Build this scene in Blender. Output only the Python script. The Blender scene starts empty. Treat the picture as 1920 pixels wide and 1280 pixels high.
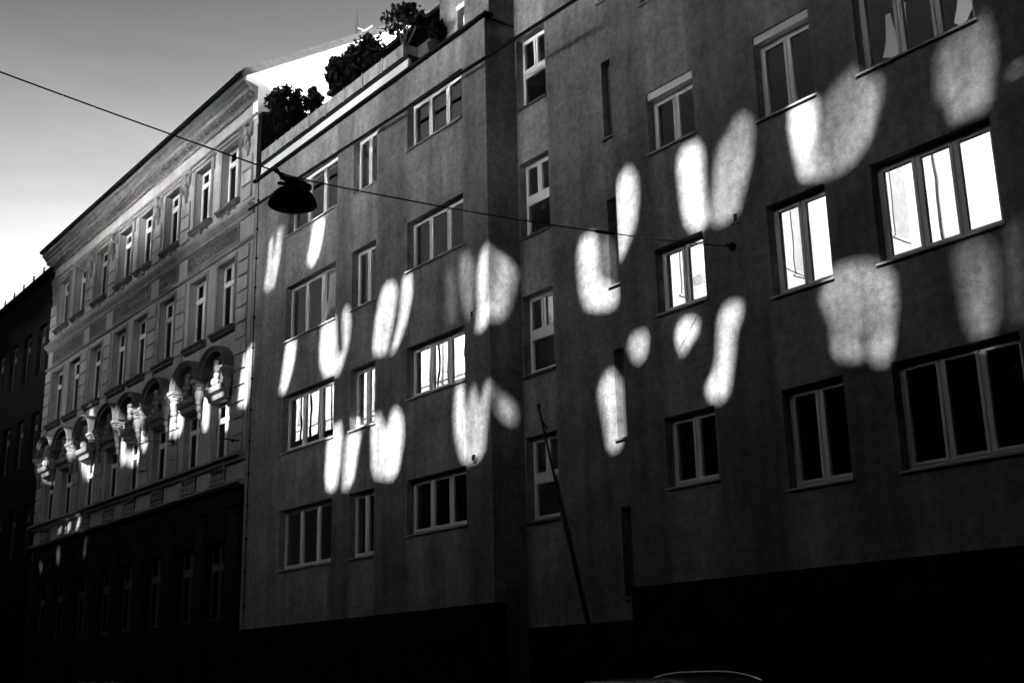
import bpy, bmesh, math, random
from mathutils import Vector, Matrix
from mathutils.geometry import delaunay_2d_cdt
R = math.radians
rnd = random.Random(7)
scn = bpy.context.scene
col = scn.collection

# ------------------------------------------------------------------ camera
# street axis = X, our facade plane = Y 0 (street on the -Y side), Z up, metres
cam_d = bpy.data.cameras.new('camera'); cam = bpy.data.objects.new('camera', cam_d); col.objects.link(cam)
YAW, PITCH, ROLL = 0.9122, 0.2724, -0.0228
fw = Vector((-math.sin(YAW)*math.cos(PITCH), math.cos(YAW)*math.cos(PITCH), math.sin(PITCH)))
rt0 = Vector((math.cos(YAW), math.sin(YAW), 0)); up0 = rt0.cross(fw)
rt = rt0*math.cos(ROLL)+up0*math.sin(ROLL); up = -rt0*math.sin(ROLL)+up0*math.cos(ROLL)
cam.matrix_world = Matrix(((rt.x, up.x, -fw.x, 0), (rt.y, up.y, -fw.y, -13.893), (rt.z, up.z, -fw.z, 1.6), (0, 0, 0, 1)))
cam_d.sensor_width = 36; cam_d.lens = 42.98; cam_d.clip_start = 0.1; cam_d.clip_end = 3000
scn.camera = cam

# ------------------------------------------------------------------ sky and sun
SX, SY, SZ = 0.6, -1.0, 0.5                      # direction towards the sun
sun_el = math.atan2(SZ, math.hypot(SX, SY)); sun_az = math.atan2(SX, SY)   # azimuth clockwise from +Y
w = bpy.data.worlds.new('World'); scn.world = w; w.use_nodes = True
nt = w.node_tree; nt.nodes.clear()
sky = nt.nodes.new('ShaderNodeTexSky'); sky.sky_type = 'NISHITA'; sky.sun_disc = False
sky.sun_elevation = sun_el; sky.sun_rotation = sun_az; sky.altitude = 200; sky.air_density = 1.0; sky.dust_density = 0.09; sky.ozone_density = 1.5
sep = nt.nodes.new('ShaderNodeSeparateColor'); nt.links.new(sky.outputs[0], sep.inputs[0])   # black and white film behind a red filter
pw = nt.nodes.new('ShaderNodeMath'); pw.operation = 'POWER'; pw.inputs[1].default_value = 3.5
nt.links.new(sep.outputs[0], pw.inputs[0])
# thin high cloud streaks
tc = nt.nodes.new('ShaderNodeTexCoord'); mp = nt.nodes.new('ShaderNodeMapping'); mp.inputs['Scale'].default_value = (2.2, 1.4, 9); mp.inputs['Rotation'].default_value = (0.5, 0.35, 0.6)
nz = nt.nodes.new('ShaderNodeTexNoise'); nz.inputs['Scale'].default_value = 1.6; nz.inputs['Detail'].default_value = 7; nz.inputs['Roughness'].default_value = 0.62
nt.links.new(tc.outputs['Generated'], mp.inputs[0]); nt.links.new(mp.outputs[0], nz.inputs['Vector'])
mr = nt.nodes.new('ShaderNodeMapRange'); mr.inputs[1].default_value = 0.45; mr.inputs[2].default_value = 0.8; mr.inputs[3].default_value = 0.96; mr.inputs[4].default_value = 1.22
nt.links.new(nz.outputs[0], mr.inputs[0])
gain = nt.nodes.new('ShaderNodeMath'); gain.operation = 'MULTIPLY'; gain.inputs[1].default_value = 0.68; nt.links.new(pw.outputs[0], gain.inputs[0])
ml = nt.nodes.new('ShaderNodeMath'); ml.operation = 'MULTIPLY'; nt.links.new(gain.outputs[0], ml.inputs[0]); nt.links.new(mr.outputs[0], ml.inputs[1])
bg = nt.nodes.new('ShaderNodeBackground'); bg.inputs[1].default_value = 0.05
nt.links.new(ml.outputs[0], bg.inputs[0])
wo = nt.nodes.new('ShaderNodeOutputWorld'); nt.links.new(bg.outputs[0], wo.inputs[0])
sd = bpy.data.lights.new('sun', 'SUN'); so = bpy.data.objects.new('sun', sd); col.objects.link(so)
sd.energy = 5.0; sd.angle = R(0.75); sd.color = (1, 1, 1)
so.rotation_euler = Vector((SX, SY, SZ)).to_track_quat('Z', 'Y').to_euler()
vs = scn.view_settings; vs.view_transform = 'Standard'; vs.look = 'None'; vs.gamma = 1; vs.use_curve_mapping = False
vs.exposure = 2.35
scn.render.engine = 'CYCLES'
scn.cycles.max_bounces = 6; scn.cycles.diffuse_bounces = 3; scn.cycles.glossy_bounces = 3; scn.cycles.transparent_max_bounces = 8
scn.cycles.caustics_reflective = False; scn.cycles.caustics_refractive = False
scn.cycles.use_denoising = True

# ------------------------------------------------------------------ materials (all grey: the picture is black and white)
M = {}
def mat(name, v, rough=0.8, var=0.15, scale=6.0, bump=0.0, bscale=60.0, spec=0.3, streak=0.0, metal=0.0, fine=0.0, mid=0.0, wash=False):
    m = bpy.data.materials.new(name); m.use_nodes = True; n = m.node_tree.nodes; l = m.node_tree.links
    b = n['Principled BSDF']; b.inputs['Roughness'].default_value = rough; b.inputs['Specular IOR Level'].default_value = spec; b.inputs['Metallic'].default_value = metal
    geo = n.new('ShaderNodeNewGeometry')
    no = n.new('ShaderNodeTexNoise'); no.inputs['Scale'].default_value = scale; no.inputs['Detail'].default_value = 6; no.inputs['Roughness'].default_value = 0.65
    l.new(geo.outputs['Position'], no.inputs['Vector'])
    def mmath(op, a, bb):
        q = n.new('ShaderNodeMath'); q.operation = op
        for i, s in enumerate((a, bb)):
            if isinstance(s, (int, float)): q.inputs[i].default_value = s
            else: l.new(s, q.inputs[i])
        return q.outputs[0]
    def rng(s, lo, hi):
        q = n.new('ShaderNodeMapRange'); q.inputs[1].default_value = 0.3; q.inputs[2].default_value = 0.7; q.inputs[3].default_value = lo; q.inputs[4].default_value = hi
        l.new(s, q.inputs[0]); return q.outputs[0]
    f = rng(no.outputs[0], 1-var, 1+var)
    if streak:
        mp = n.new('ShaderNodeMapping'); mp.inputs['Scale'].default_value = (3.2, 3.2, 0.35); l.new(geo.outputs['Position'], mp.inputs[0])
        n2 = n.new('ShaderNodeTexNoise'); n2.inputs['Scale'].default_value = 1.0; n2.inputs['Detail'].default_value = 5; l.new(mp.outputs[0], n2.inputs['Vector'])
        f = mmath('MULTIPLY', f, rng(n2.outputs[0], 1-streak, 1+streak))
    if fine:
        n3 = n.new('ShaderNodeTexNoise'); n3.inputs['Scale'].default_value = 38; n3.inputs['Detail'].default_value = 4; n3.inputs['Roughness'].default_value = 0.8; l.new(geo.outputs['Position'], n3.inputs['Vector'])
        f = mmath('MULTIPLY', f, rng(n3.outputs[0], 1-fine, 1+fine))
    if mid:
        n4 = n.new('ShaderNodeTexNoise'); n4.inputs['Scale'].default_value = 7.5; n4.inputs['Detail'].default_value = 5; n4.inputs['Roughness'].default_value = 0.7; l.new(geo.outputs['Position'], n4.inputs['Vector'])
        f = mmath('MULTIPLY', f, rng(n4.outputs[0], 1-mid, 1+mid))
    if wash:      # rain-washed strips below the window columns, grime between them
        sx = n.new('ShaderNodeSeparateXYZ'); l.new(geo.outputs['Position'], sx.inputs[0])
        wob = mmath('ADD', sx.outputs[0], mmath('MULTIPLY', no.outputs[0], 0.25))
        xr = n.new('ShaderNodeMapRange'); xr.inputs[1].default_value = -30; xr.inputs[2].default_value = -5; l.new(wob, xr.inputs[0])
        cr = n.new('ShaderNodeValToRGB'); e = cr.color_ramp.elements; pos = []
        for xa, xb in ((-27.5,-24.9),(-24.1,-23.0),(-21.7,-19.5),(-18.6,-17.6),(-13.9,-12.8),(-11.5,-10.4),(-9.6,-7.7)):
            xa += 0.12; xb += 0.12
            pos += [((xa-0.12+30)/25, 0.78), ((xa+0.1+30)/25, 1.2), ((xb-0.1+30)/25, 1.2), ((xb+0.06+30)/25, 0.78)]
        e[0].position = pos[0][0]; e[0].color = (0.5,)*3+(1,); e[1].position = pos[-1][0]; e[1].color = (0.5,)*3+(1,)
        for p_, v_ in pos[1:-1]:
            q = cr.color_ramp.elements.new(p_); q.color = (v_*0.5,)*3+(1,)
        l.new(xr.outputs[0], cr.inputs[0]); f = mmath('MULTIPLY', f, mmath('MULTIPLY', cr.outputs[0], 2.1))
    val = mmath('MULTIPLY', f, v)
    cc = n.new('ShaderNodeCombineColor')
    for i in range(3): l.new(val, cc.inputs[i])
    l.new(cc.outputs[0], b.inputs['Base Color'])
    if bump:
        nb = n.new('ShaderNodeTexNoise'); nb.inputs['Scale'].default_value = bscale; nb.inputs['Detail'].default_value = 5; l.new(geo.outputs['Position'], nb.inputs['Vector'])
        bp = n.new('ShaderNodeBump'); bp.inputs['Strength'].default_value = bump; bp.inputs['Distance'].default_value = 0.02
        l.new(nb.outputs[0], bp.inputs['Height']); l.new(bp.outputs[0], b.inputs['Normal'])
    M[name] = m; return m
mat('render_plaster', 0.20, 0.95, 0.30, 1.1, 0.5, 30, 0.05, 0.24, fine=0.27, mid=0.34, wash=True)
mat('old_plaster', 0.27, 0.92, 0.14, 1.6, 0.3, 40, 0.05, 0.16, fine=0.18, mid=0.1)
mat('old_trim', 0.19, 0.9, 0.2, 3.0, 0.3, 40, 0.05, 0.15, fine=0.2)
mat('dark_trim', 0.085, 0.9, 0.3, 3.0, 0.3, 40, 0.05, 0.15, fine=0.2)  # darker trim tone for the old sills and arched hoods
mat('old_relief', 0.11, 0.9, 0.3, 8.0, 0.3, 40, 0.1)
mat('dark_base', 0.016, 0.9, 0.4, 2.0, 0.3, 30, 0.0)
mat('dark_plaster', 0.009, 0.9, 0.3, 2.0, 0.3, 30, 0.0)  # near-black even plaster tone
mat('base_pilaster', 0.022, 0.9, 0.3, 2.0, 0.3, 30, 0.0)
mat('recess_shade', 0.05, 0.9, 0.3, 4.0)  # for the arch plates, recess shade put into the colour
mat('dull_frame', 0.06, 0.6, 0.2, 4.0)
mat('white_frame', 0.88, 0.45, 0.05, 4.0, spec=0.4)
mat('old_frame', 0.62, 0.5, 0.08, 4.0, spec=0.4)
mat('sill_sheet', 0.42, 0.5, 0.12, 5.0, spec=0.4)
mat('blind', 0.55, 0.8, 0.06, 3.0)
mat('curtain', 0.30, 0.9, 0.2, 4.0)
mat('room', 0.03, 0.9, 0.1, 1.0, spec=0.0)
mat('black_metal', 0.010, 0.7, 0.2, 6.0, spec=0.08)
mat('grey_metal', 0.25, 0.45, 0.2, 6.0, spec=0.5)
mat('zinc', 0.10, 0.55, 0.2, 4.0, spec=0.4)
mat('coping_stone', 0.05, 0.9, 0.4, 7.0)
mat('cove_white', 0.55, 0.8, 0.06, 2.0)
mat('gable_white', 0.92, 0.9, 0.05, 1.5)
mat('planter_concrete', 0.22, 0.9, 0.5, 5.0, 0.4, 30, 0.2, 0.3)
mat('roof_tile', 0.06, 0.8, 0.3, 6.0)
mat('leaf', 0.014, 0.9, 0.4, 9.0, spec=0.0)
mat('bark', 0.035, 0.9, 0.3, 10.0)
mat('asphalt', 0.03, 0.85, 0.3, 3.0, 0.4, 60, spec=0.0)
mat('paving', 0.06, 0.85, 0.2, 3.0, spec=0.0)
mat('kerb_stone', 0.12, 0.8, 0.2, 4.0)
mat('ground', 0.05, 0.9, 0.3, 0.2, spec=0.0)
mat('blocker_black', 0.004, 0.9, 0.2, 1.5, spec=0.0)  # near black, for the added light blockers
mat('fin_white', 0.38, 0.8, 0.05, 1.0)
mat('car_paint', 0.015, 0.25, 0.1, 3.0, spec=0.6)
mat('rubber', 0.015, 0.8, 0.1, 3.0)
mat('chrome', 0.6, 0.2, 0.05, 3.0, metal=1.0)
def glass(name, ior, tint=1.0):
    m = bpy.data.materials.new(name); m.use_nodes = True; n = m.node_tree.nodes; l = m.node_tree.links; n.clear()
    fr = n.new('ShaderNodeFresnel'); fr.inputs[0].default_value = ior
    tr = n.new('ShaderNodeBsdfTransparent'); tr.inputs[0].default_value = (tint, tint, tint, 1)
    gl = n.new('ShaderNodeBsdfGlossy'); gl.inputs['Roughness'].default_value = 0.0
    # slightly wavy float glass
    geo = n.new('ShaderNodeNewGeometry'); nz = n.new('ShaderNodeTexNoise'); nz.inputs['Scale'].default_value = 1.7; nz.inputs['Detail'].default_value = 1
    bp = n.new('ShaderNodeBump'); bp.inputs['Strength'].default_value = 0.012; bp.inputs['Distance'].default_value = 0.05
    l.new(geo.outputs['Position'], nz.inputs['Vector']); l.new(nz.outputs[0], bp.inputs['Height']); l.new(bp.outputs[0], gl.inputs['Normal'])
    mx = n.new('ShaderNodeMixShader'); l.new(fr.outputs[0], mx.inputs[0]); l.new(tr.outputs[0], mx.inputs[1]); l.new(gl.outputs[0], mx.inputs[2])
    o = n.new('ShaderNodeOutputMaterial'); l.new(mx.outputs[0], o.inputs[0]); M[name] = m
glass('pane_glass', 11.0, 0.85); glass('old_glass', 1.6, 0.7)

# ------------------------------------------------------------------ mesh helpers
class MB:
    def __init__(s): s.v = []; s.f = []
    def add(s, vs_, fs):
        o = len(s.v); s.v += [tuple(p) for p in vs_]; s.f += [tuple(i+o for i in f) for f in fs]; return s
    def box(s, x0, x1, y0, y1, z0, z1):
        return s.add([(x0,y0,z0),(x1,y0,z0),(x1,y1,z0),(x0,y1,z0),(x0,y0,z1),(x1,y0,z1),(x1,y1,z1),(x0,y1,z1)],
              [(0,3,2,1),(4,5,6,7),(0,1,5,4),(1,2,6,5),(2,3,7,6),(3,0,4,7)])
    def quad(s, a, b, c, d): return s.add([a,b,c,d], [(0,1,2,3)])
    def prism_x(s, prof, x0, x1):          # closed (y,z) outline swept along X
        n = len(prof)
        return s.add([(x0,y,z) for y,z in prof]+[(x1,y,z) for y,z in prof],
              [(i,(i+1)%n,n+(i+1)%n,n+i) for i in range(n)]+[tuple(range(n-1,-1,-1)), tuple(range(n,2*n))])
    def prism_y(s, outl, y0, y1):          # closed (x,z) outline swept along Y
        n = len(outl)
        return s.add([(x,y0,z) for x,z in outl]+[(x,y1,z) for x,z in outl],
              [(i,(i+1)%n,n+(i+1)%n,n+i) for i in range(n)]+[tuple(range(n-1,-1,-1)), tuple(range(n,2*n))])
    def tube(s, pts, r, n=6, cap=True):
        pts = [Vector(p) for p in pts]; rs = r if isinstance(r, (list, tuple)) else [r]*len(pts); rings = []
        vv = []; ff = []
        for i, p in enumerate(pts):
            d = (pts[min(i+1, len(pts)-1)]-pts[max(i-1, 0)]).normalized()
            a = d.orthogonal().normalized() if abs(d.z) > 0.9 else d.cross(Vector((0,0,1))).normalized(); b = d.cross(a).normalized()
            for k in range(n):
                t = 2*math.pi*k/n; vv.append(p+(a*math.cos(t)+b*math.sin(t))*rs[i])
        for i in range(len(pts)-1):
            for k in range(n): ff.append((i*n+k, i*n+(k+1)%n, (i+1)*n+(k+1)%n, (i+1)*n+k))
        if cap: ff.append(tuple(range(n-1,-1,-1))); ff.append(tuple((len(pts)-1)*n+k for k in range(n)))
        return s.add(vv, ff)
    def lathe(s, prof, cx, cy, cz=0, n=12):   # (r, z) profile about a vertical axis
        vv = []; ff = []
        for r, z in prof:
            for k in range(n):
                t = 2*math.pi*k/n; vv.append((cx+r*math.cos(t), cy+r*math.sin(t), cz+z))
        m = len(prof)
        for i in range(m-1):
            for k in range(n): ff.append((i*n+k, i*n+(k+1)%n, (i+1)*n+(k+1)%n, (i+1)*n+k))
        ff.append(tuple(range(n-1,-1,-1))); ff.append(tuple((m-1)*n+k for k in range(n)))
        return s.add(vv, ff)
    def blob(s, c, r, nu=8, nv=6):
        c = Vector(c); r = r if isinstance(r, tuple) else (r, r, r); vv = []; ff = []
        for j in range(nv+1):
            ph = math.pi*j/nv
            for i in range(nu):
                th = 2*math.pi*i/nu; vv.append((c.x+r[0]*math.sin(ph)*math.cos(th), c.y+r[1]*math.sin(ph)*math.sin(th), c.z+r[2]*math.cos(ph)))
        for j in range(nv):
            for i in range(nu): ff.append((j*nu+i, (j+1)*nu+i, (j+1)*nu+(i+1)%nu, j*nu+(i+1)%nu))
        return s.add(vv, ff)
    def build(s, name, m, parent=None, smooth=False, bevel=0.0):
        me = bpy.data.meshes.new(name); me.from_pydata(s.v, [], s.f); me.update()
        if smooth:
            for p in me.polygons: p.use_smooth = True
        o = bpy.data.objects.new(name, me); col.objects.link(o)
        if m: me.materials.append(M[m])
        if parent: o.parent = parent
        if bevel:
            b = o.modifiers.new('bevel', 'BEVEL'); b.width = bevel; b.segments = 2; b.limit_method = 'ANGLE'
        return o
def inst(src, parent, dx=0, dy=0, dz=0, name=None):       # shares the mesh of src
    o = bpy.data.objects.new(name or src.name.split('.')[0], src.data); col.objects.link(o); o.parent = parent
    o.location = (dx, dy, dz); return o
def empty(name, label, cat, loc=(0,0,0), group=None):
    o = bpy.data.objects.new(name, None); col.objects.link(o); o.location = loc; tag(o, label, cat, group); return o
def tag(o, label, cat, group=None):
    o['label'] = label; o['category'] = cat
    if group: o['group'] = group
    return o
def struct(o): o['kind'] = 'structure'; return o
def wall_grid(mb, x0, x1, z0, z1, holes, y, depth):
    """front face at y with rectangular openings, reveals run back by depth"""
    xs = sorted({x0, x1, *[v for h in holes for v in h[:2] if x0 < v < x1]}); zs = sorted({z0, z1, *[v for h in holes for v in h[2:] if z0 < v < z1]})
    for i in range(len(xs)-1):
        for j in range(len(zs)-1):
            cx, cz = (xs[i]+xs[i+1])/2, (zs[j]+zs[j+1])/2
            if any(h[0] < cx < h[1] and h[2] < cz < h[3] for h in holes): continue
            mb.quad((xs[i],y,zs[j]),(xs[i+1],y,zs[j]),(xs[i+1],y,zs[j+1]),(xs[i],y,zs[j+1]))
    for a, b, c, d in holes:
        e = y+depth
        mb.quad((a,y,c),(a,y,d),(a,e,d),(a,e,c)); mb.quad((b,y,c),(b,e,c),(b,e,d),(b,y,d))
        mb.quad((a,y,d),(b,y,d),(b,e,d),(a,e,d)); mb.quad((a,y,c),(a,e,c),(b,e,c),(b,y,c))

# ------------------------------------------------------------------ ground, road, pavements
def sheet(name, x0, x1, y0, y1, z, m): return struct(MB().quad((x0,y0,z),(x1,y0,z),(x1,y1,z),(x0,y1,z)).build(name, m))
sheet('ground', -600, 600, -600, 600, -0.16, 'ground')
sheet('road', -200, 120, -13.0, -2.4, -0.12, 'asphalt')
struct(MB().box(-200, 120, -2.25, 0.9, -0.15, 0.0).build('pavement', 'paving'))
struct(MB().box(-200, 120, -15.34, -13.15, -0.15, 0.0).build('pavement', 'paving'))
struct(MB().box(-200, 120, -2.4, -2.253, -0.16, 0.003).build('kerb', 'kerb_stone'))
struct(MB().box(-200, 120, -13.147, -13.0, -0.16, 0.003).build('kerb', 'kerb_stone'))

# ------------------------------------------------------------------ added wall across the street, its openings shaped to cast the light patches
# (share of light let through, outline x,z on the wall)
OPENINGS = [
    (0.7, [(-19.59,19.7),(-19.42,20.18),(-19.31,21.03),(-19.11,21.01),(-19.03,20.35),(-18.81,21.23),(-18.56,21.1),(-18.65,20.33),(-18.94,19.57),(-19.23,19.54)]),
    (1, [(-16.82,20.8),(-16.24,20.65),(-16.38,20.06),(-16.67,19.61),(-16.92,19.55),(-17.15,19.75),(-16.99,20.15)]),
    (1, [(-20.81,16.7),(-20.71,17.3),(-20.52,18.1),(-20.08,18.28),(-20.08,17.86),(-20.19,17.19),(-20.35,16.61),(-20.6,16.61)]),
    (1, [(-18.47,16.62),(-18.32,17.16),(-18.13,17.87),(-17.63,17.75),(-17.69,17.33),(-17.93,16.81),(-18.19,16.52)]),
    (1, [(-16.36,17.37),(-16.29,17.82),(-16.01,17.91),(-15.6,17.9),(-15.5,16.96),(-15.21,16.89),(-15.29,17.78),(-15.17,18.08),(-14.96,17.9),(-14.89,17.47),(-15.02,17.01),(-15.28,16.58),(-15.47,16.42),(-16.12,16.54),(-16.34,16.9)]),
    (1, [(-13.77,16.57),(-13.85,16.74),(-13.75,17.35),(-13.54,17.93),(-13.32,18.11),(-12.97,18.03),(-12.83,17.82),(-12.93,17.34),(-13.13,16.81),(-13.27,16.49),(-13.52,16.47)]),
    (1, [(-13.13,16.44),(-12.96,16.69),(-12.76,17.1),(-12.66,17.77),(-12.59,18.1),(-12.28,18.01),(-12.27,17.51),(-12.48,16.95),(-12.75,16.6),(-12.99,16.41)]),
    (0.12, [(-10.98,17.57),(-10.8,17.71),(-10.56,17.49),(-10.6,16.59),(-10.76,16.45),(-10.91,16.82)]),
    (0.27, [(-10.4,17.85),(-10.13,17.88),(-9.9,17.66),(-9.93,16.88),(-10.05,16.35),(-10.27,16.69),(-10.38,17.29)]),
    (1, [(-9.79,16.62),(-9.78,17.36),(-9.64,17.75),(-9.47,17.88),(-9.36,17.81),(-9.39,16.31),(-9.63,16.13),(-9.86,16.15)]),
    (1, [(-9.41,16.56),(-9.38,16.74),(-9.29,17.27),(-9.24,17.85),(-9.08,17.9),(-9.01,17.79),(-9.08,17.39),(-9.17,16.87),(-9.22,16.64),(-9.41,16.28)]),
    (0.2, [(-9.4,17.81),(-9.25,17.84),(-9.28,17.52),(-9.35,16.91),(-9.41,16.64)]),
    (0.7, [(-10.6,15.11),(-10.36,15.15),(-10.23,14.55),(-10.02,15.09),(-9.77,14.64),(-9.54,15.06),(-9.38,14.98),(-9.6,14.05),(-9.66,13.7),(-9.83,13.56),(-10.22,13.51),(-10.45,13.69),(-10.62,14.12),(-10.67,14.55)]),
    (1, [(-9.09,14.78),(-9.1,14.63),(-9.14,14.5),(-9.19,14.41),(-9.25,14.39),(-9.28,14.45),(-9.29,14.57),(-9.28,14.72),(-9.24,14.86),(-9.19,14.95),(-9.13,14.97),(-9.1,14.91)]),
    (1, [(-15.89,14.87),(-15.7,15.19),(-15.27,15.24),(-15.19,14.91),(-15.28,14.26),(-15.42,13.77),(-15.61,13.7),(-15.89,13.8),(-15.96,14.16)]),
    (1, [(-15.07,14.81),(-14.88,14.91),(-14.36,14.86),(-14.53,14.33),(-14.67,13.86),(-14.92,13.63),(-15.15,13.68),(-15.13,14.12)]),
    (1, [(-14.82,15.31),(-14.48,15.29),(-14.51,15.02),(-14.77,15.03)]),
    (1, [(-13.86,15.06),(-13.57,15.14),(-13.25,14.69),(-13.05,15.13),(-12.85,15.13),(-12.61,14.9),(-12.58,14.39),(-12.77,13.77),(-13.0,13.6),(-13.69,13.72),(-13.85,13.93),(-13.88,14.61)]),
    (1, [(-7.1,17.7),(-6.99,17.94),(-6.69,17.96),(-6.55,17.84),(-6.54,17.46),(-6.53,17.06),(-6.42,16.95),(-6.03,16.82),(-6.04,16.44),(-6.18,16.34),(-6.64,16.42),(-6.92,16.54),(-7.05,16.84),(-7.1,17.29)]),
    (0.25, [(-6.52,17.29),(-6.46,17.74),(-6.2,17.79),(-6.08,17.49),(-6.12,16.88),(-6.42,16.96)]),
    (1, [(-5.59,17.26),(-5.58,17.67),(-5.45,17.94),(-5.23,18.03),(-5.06,17.77),(-5.05,17.33),(-5.16,16.92),(-5.32,16.67),(-5.5,16.43),(-5.61,16.4)]),
    (1, [(-4.03,17.58),(-3.96,17.86),(-3.8,17.89),(-3.58,17.87),(-3.47,17.68),(-3.47,17.38),(-3.47,16.71),(-3.43,16.46),(-3.61,16.35),(-3.79,16.39),(-3.93,16.61),(-3.98,16.89)]),
    ((0.38,0.62), [(-3.35,16.61),(-3.21,17.29),(-3.09,17.6),(-2.88,17.75),(-2.71,17.98),(-2.54,17.96),(-2.41,17.85),(-2.38,17.56),(-2.46,17.16),(-2.62,16.79),(-2.8,16.37),(-3.21,16.29),(-3.37,16.44)]),
    (1, [(-1.58,17.74),(-1.48,17.76),(-1.11,17.63),(-1.11,17.33),(-1.21,16.97),(-1.13,16.61),(-0.99,16.53),(-1.0,16.38),(-1.34,16.43),(-1.51,16.54),(-1.58,16.97),(-1.63,17.4)]),
    ((0.2,0.42), [(-1.11,17.06),(-0.97,17.55),(-0.8,17.69),(-0.42,17.86),(-0.29,17.74),(0.02,17.47),(-0.05,17.11),(-0.28,16.66),(-0.57,16.41),(-0.96,16.34),(-1.23,16.41),(-1.32,16.71)]),
    ((0.14,0.3), [(0.91,17.39),(1.01,17.55),(1.27,17.61),(1.56,17.67),(1.71,17.72),(1.75,17.38),(1.75,17.02),(1.64,16.7),(1.58,16.44),(1.36,16.39),(1.04,16.44),(1.0,16.68),(0.87,16.88)]),
    (0.07, [(1.73,16.74),(2.1,16.79),(2.06,16.48),(1.84,16.41),(1.66,16.46)]),
    (1, [(-5.43,14.82),(-5.34,14.97),(-5.05,14.96),(-5.0,14.8),(-5.06,14.58),(-5.21,14.47),(-5.34,14.59)]),
    (1, [(-4.29,14.75),(-4.18,14.92),(-3.99,14.93),(-3.82,14.83),(-3.87,14.65),(-4.07,14.5),(-4.17,14.38),(-4.27,14.57)]),
    (1, [(-3.35,14.74),(-3.23,14.93),(-3.05,14.96),(-2.88,14.89),(-2.92,14.68),(-3.06,14.48),(-3.11,14.19),(-3.19,13.89),(-3.27,13.59),(-3.44,13.46),(-3.64,13.56),(-3.7,13.73),(-3.5,13.96),(-3.42,14.21)]),
    (1, [(-6.66,14.84),(-6.55,15.07),(-6.31,15.18),(-6.1,15.01),(-6.1,14.3),(-6.08,13.92),(-6.18,13.73),(-6.33,13.69),(-6.48,13.82),(-6.54,14.25),(-6.63,14.68)]),
    ((0.42,0.3), [(-1.37,14.59),(-1.23,14.76),(-1.09,14.95),(-0.85,14.98),(-0.41,14.85),(-0.14,14.58),(-0.15,14.17),(-0.24,13.82),(-0.58,13.9),(-0.82,13.81),(-1.23,13.96),(-1.23,14.21)]),
    (0.55, [(-1.23,13.95),(-0.82,13.8),(-0.7,13.62),(-0.85,13.53),(-1.12,13.64),(-1.23,13.81)]),
    (0.6, [(-0.58,13.89),(-0.24,13.8),(-0.34,13.44),(-0.48,13.38),(-0.6,13.5),(-0.69,13.62)]),
    ((0.12,0.24), [(0.81,14.54),(0.91,14.72),(1.13,14.74),(1.35,14.6),(1.4,14.37),(1.33,14.0),(1.3,13.62),(1.21,13.44),(1.06,13.39),(0.92,13.53),(0.85,13.73),(0.85,14.14)]),
    (0.1, [(1.6,14.71),(1.82,14.79),(1.66,13.44),(1.51,13.46),(1.44,13.64),(1.53,14.17)]),
    (1, [(-25.47,17.06),(-25.46,17.93),(-25.1,18.11),(-24.8,17.7),(-24.64,16.91),(-24.66,16.75),(-24.95,16.54),(-25.43,16.49),(-25.61,16.92)]),
    (1, [(-23.24,16.61),(-23.29,17.3),(-23.18,17.62),(-22.88,17.51),(-22.72,16.56),(-22.77,16.92),(-22.82,16.43),(-23.09,16.41),(-23.27,16.76)]),
    (1, [(-22.39,17.6),(-22.05,18.06),(-21.76,17.9),(-21.65,17.31),(-21.72,16.94),(-22.17,17.13),(-21.73,16.85),(-21.7,16.3),(-22.09,16.31),(-22.3,16.9)]),
    (0.9, [(-28.21,17.66),(-27.85,17.66),(-27.25,16.66),(-27.48,16.46),(-27.8,16.75)]),
    (0.8, [(-29.61,16.57),(-28.73,17.0),(-28.3,16.65),(-28.6,16.21),(-28.97,16.19),(-29.46,16.26)]),
    (0.8, [(-29.76,17.29),(-29.27,17.21),(-29.28,16.71),(-29.62,16.48)]),
    (0.7, [(-30.27,18.01),(-29.71,18.24),(-29.46,17.86),(-29.5,17.54),(-29.87,17.49)]),
    (0.6, [(-29.1,17.79),(-28.66,18.2),(-28.21,18.06),(-28.71,17.61)]),
    (0.8, [(-28.05,17.67),(-27.67,17.92),(-27.34,17.38),(-27.55,17.15),(-27.93,17.33)]),
    (0.6, [(-32.79,19.35),(-32.58,19.55),(-32.41,19.31),(-32.6,19.26)]),
    (0.6, [(-33.13,18.39),(-33.0,18.96),(-32.68,18.9),(-32.54,18.52),(-32.86,18.28)]),
    (0.8, [(-33.22,17.58),(-32.41,17.38),(-32.63,16.88),(-32.86,16.39),(-33.38,16.76),(-33.59,17.26)]),
    (0.7, [(-32.81,18.3),(-32.15,18.26),(-31.82,17.67),(-32.41,17.39),(-32.71,17.82)]),
    (0.9, [(-36.98,18.41),(-36.46,18.36),(-36.24,17.96),(-36.65,18.11)]),
    (0.7, [(-37.56,17.79),(-36.73,17.5),(-36.84,16.95),(-37.41,17.19)]),
    (0.7, [(-34.88,18.36),(-34.39,18.27),(-33.92,17.72),(-33.7,17.22),(-34.39,17.25),(-34.75,17.78)]),
    (0.7, [(-38.14,18.42),(-37.74,18.4),(-37.8,18.12),(-38.02,18.15)]),
    (0.4, [(-37.97,17.56),(-37.44,17.73),(-37.16,17.12),(-37.62,16.94)]),
    (0.8, [(-25.56,14.68),(-25.36,14.98),(-25.06,15.19),(-24.81,15.09),(-24.99,14.67)]),
    (0.7, [(-28.52,14.72),(-27.76,15.1),(-27.41,15.12),(-27.44,14.72)]),
    (0.7, [(-29.85,14.74),(-29.62,15.1),(-29.31,14.95),(-29.4,14.72)]),
    (0.7, [(-30.54,14.75),(-30.29,15.0),(-29.99,15.0),(-30.1,14.74)]),
    (0.7, [(-32.51,14.76),(-32.47,15.09),(-32.15,15.09),(-32.02,14.78)]),
    (0.7, [(-33.61,14.77),(-33.35,15.12),(-33.01,15.08),(-33.17,14.8)]),
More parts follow.
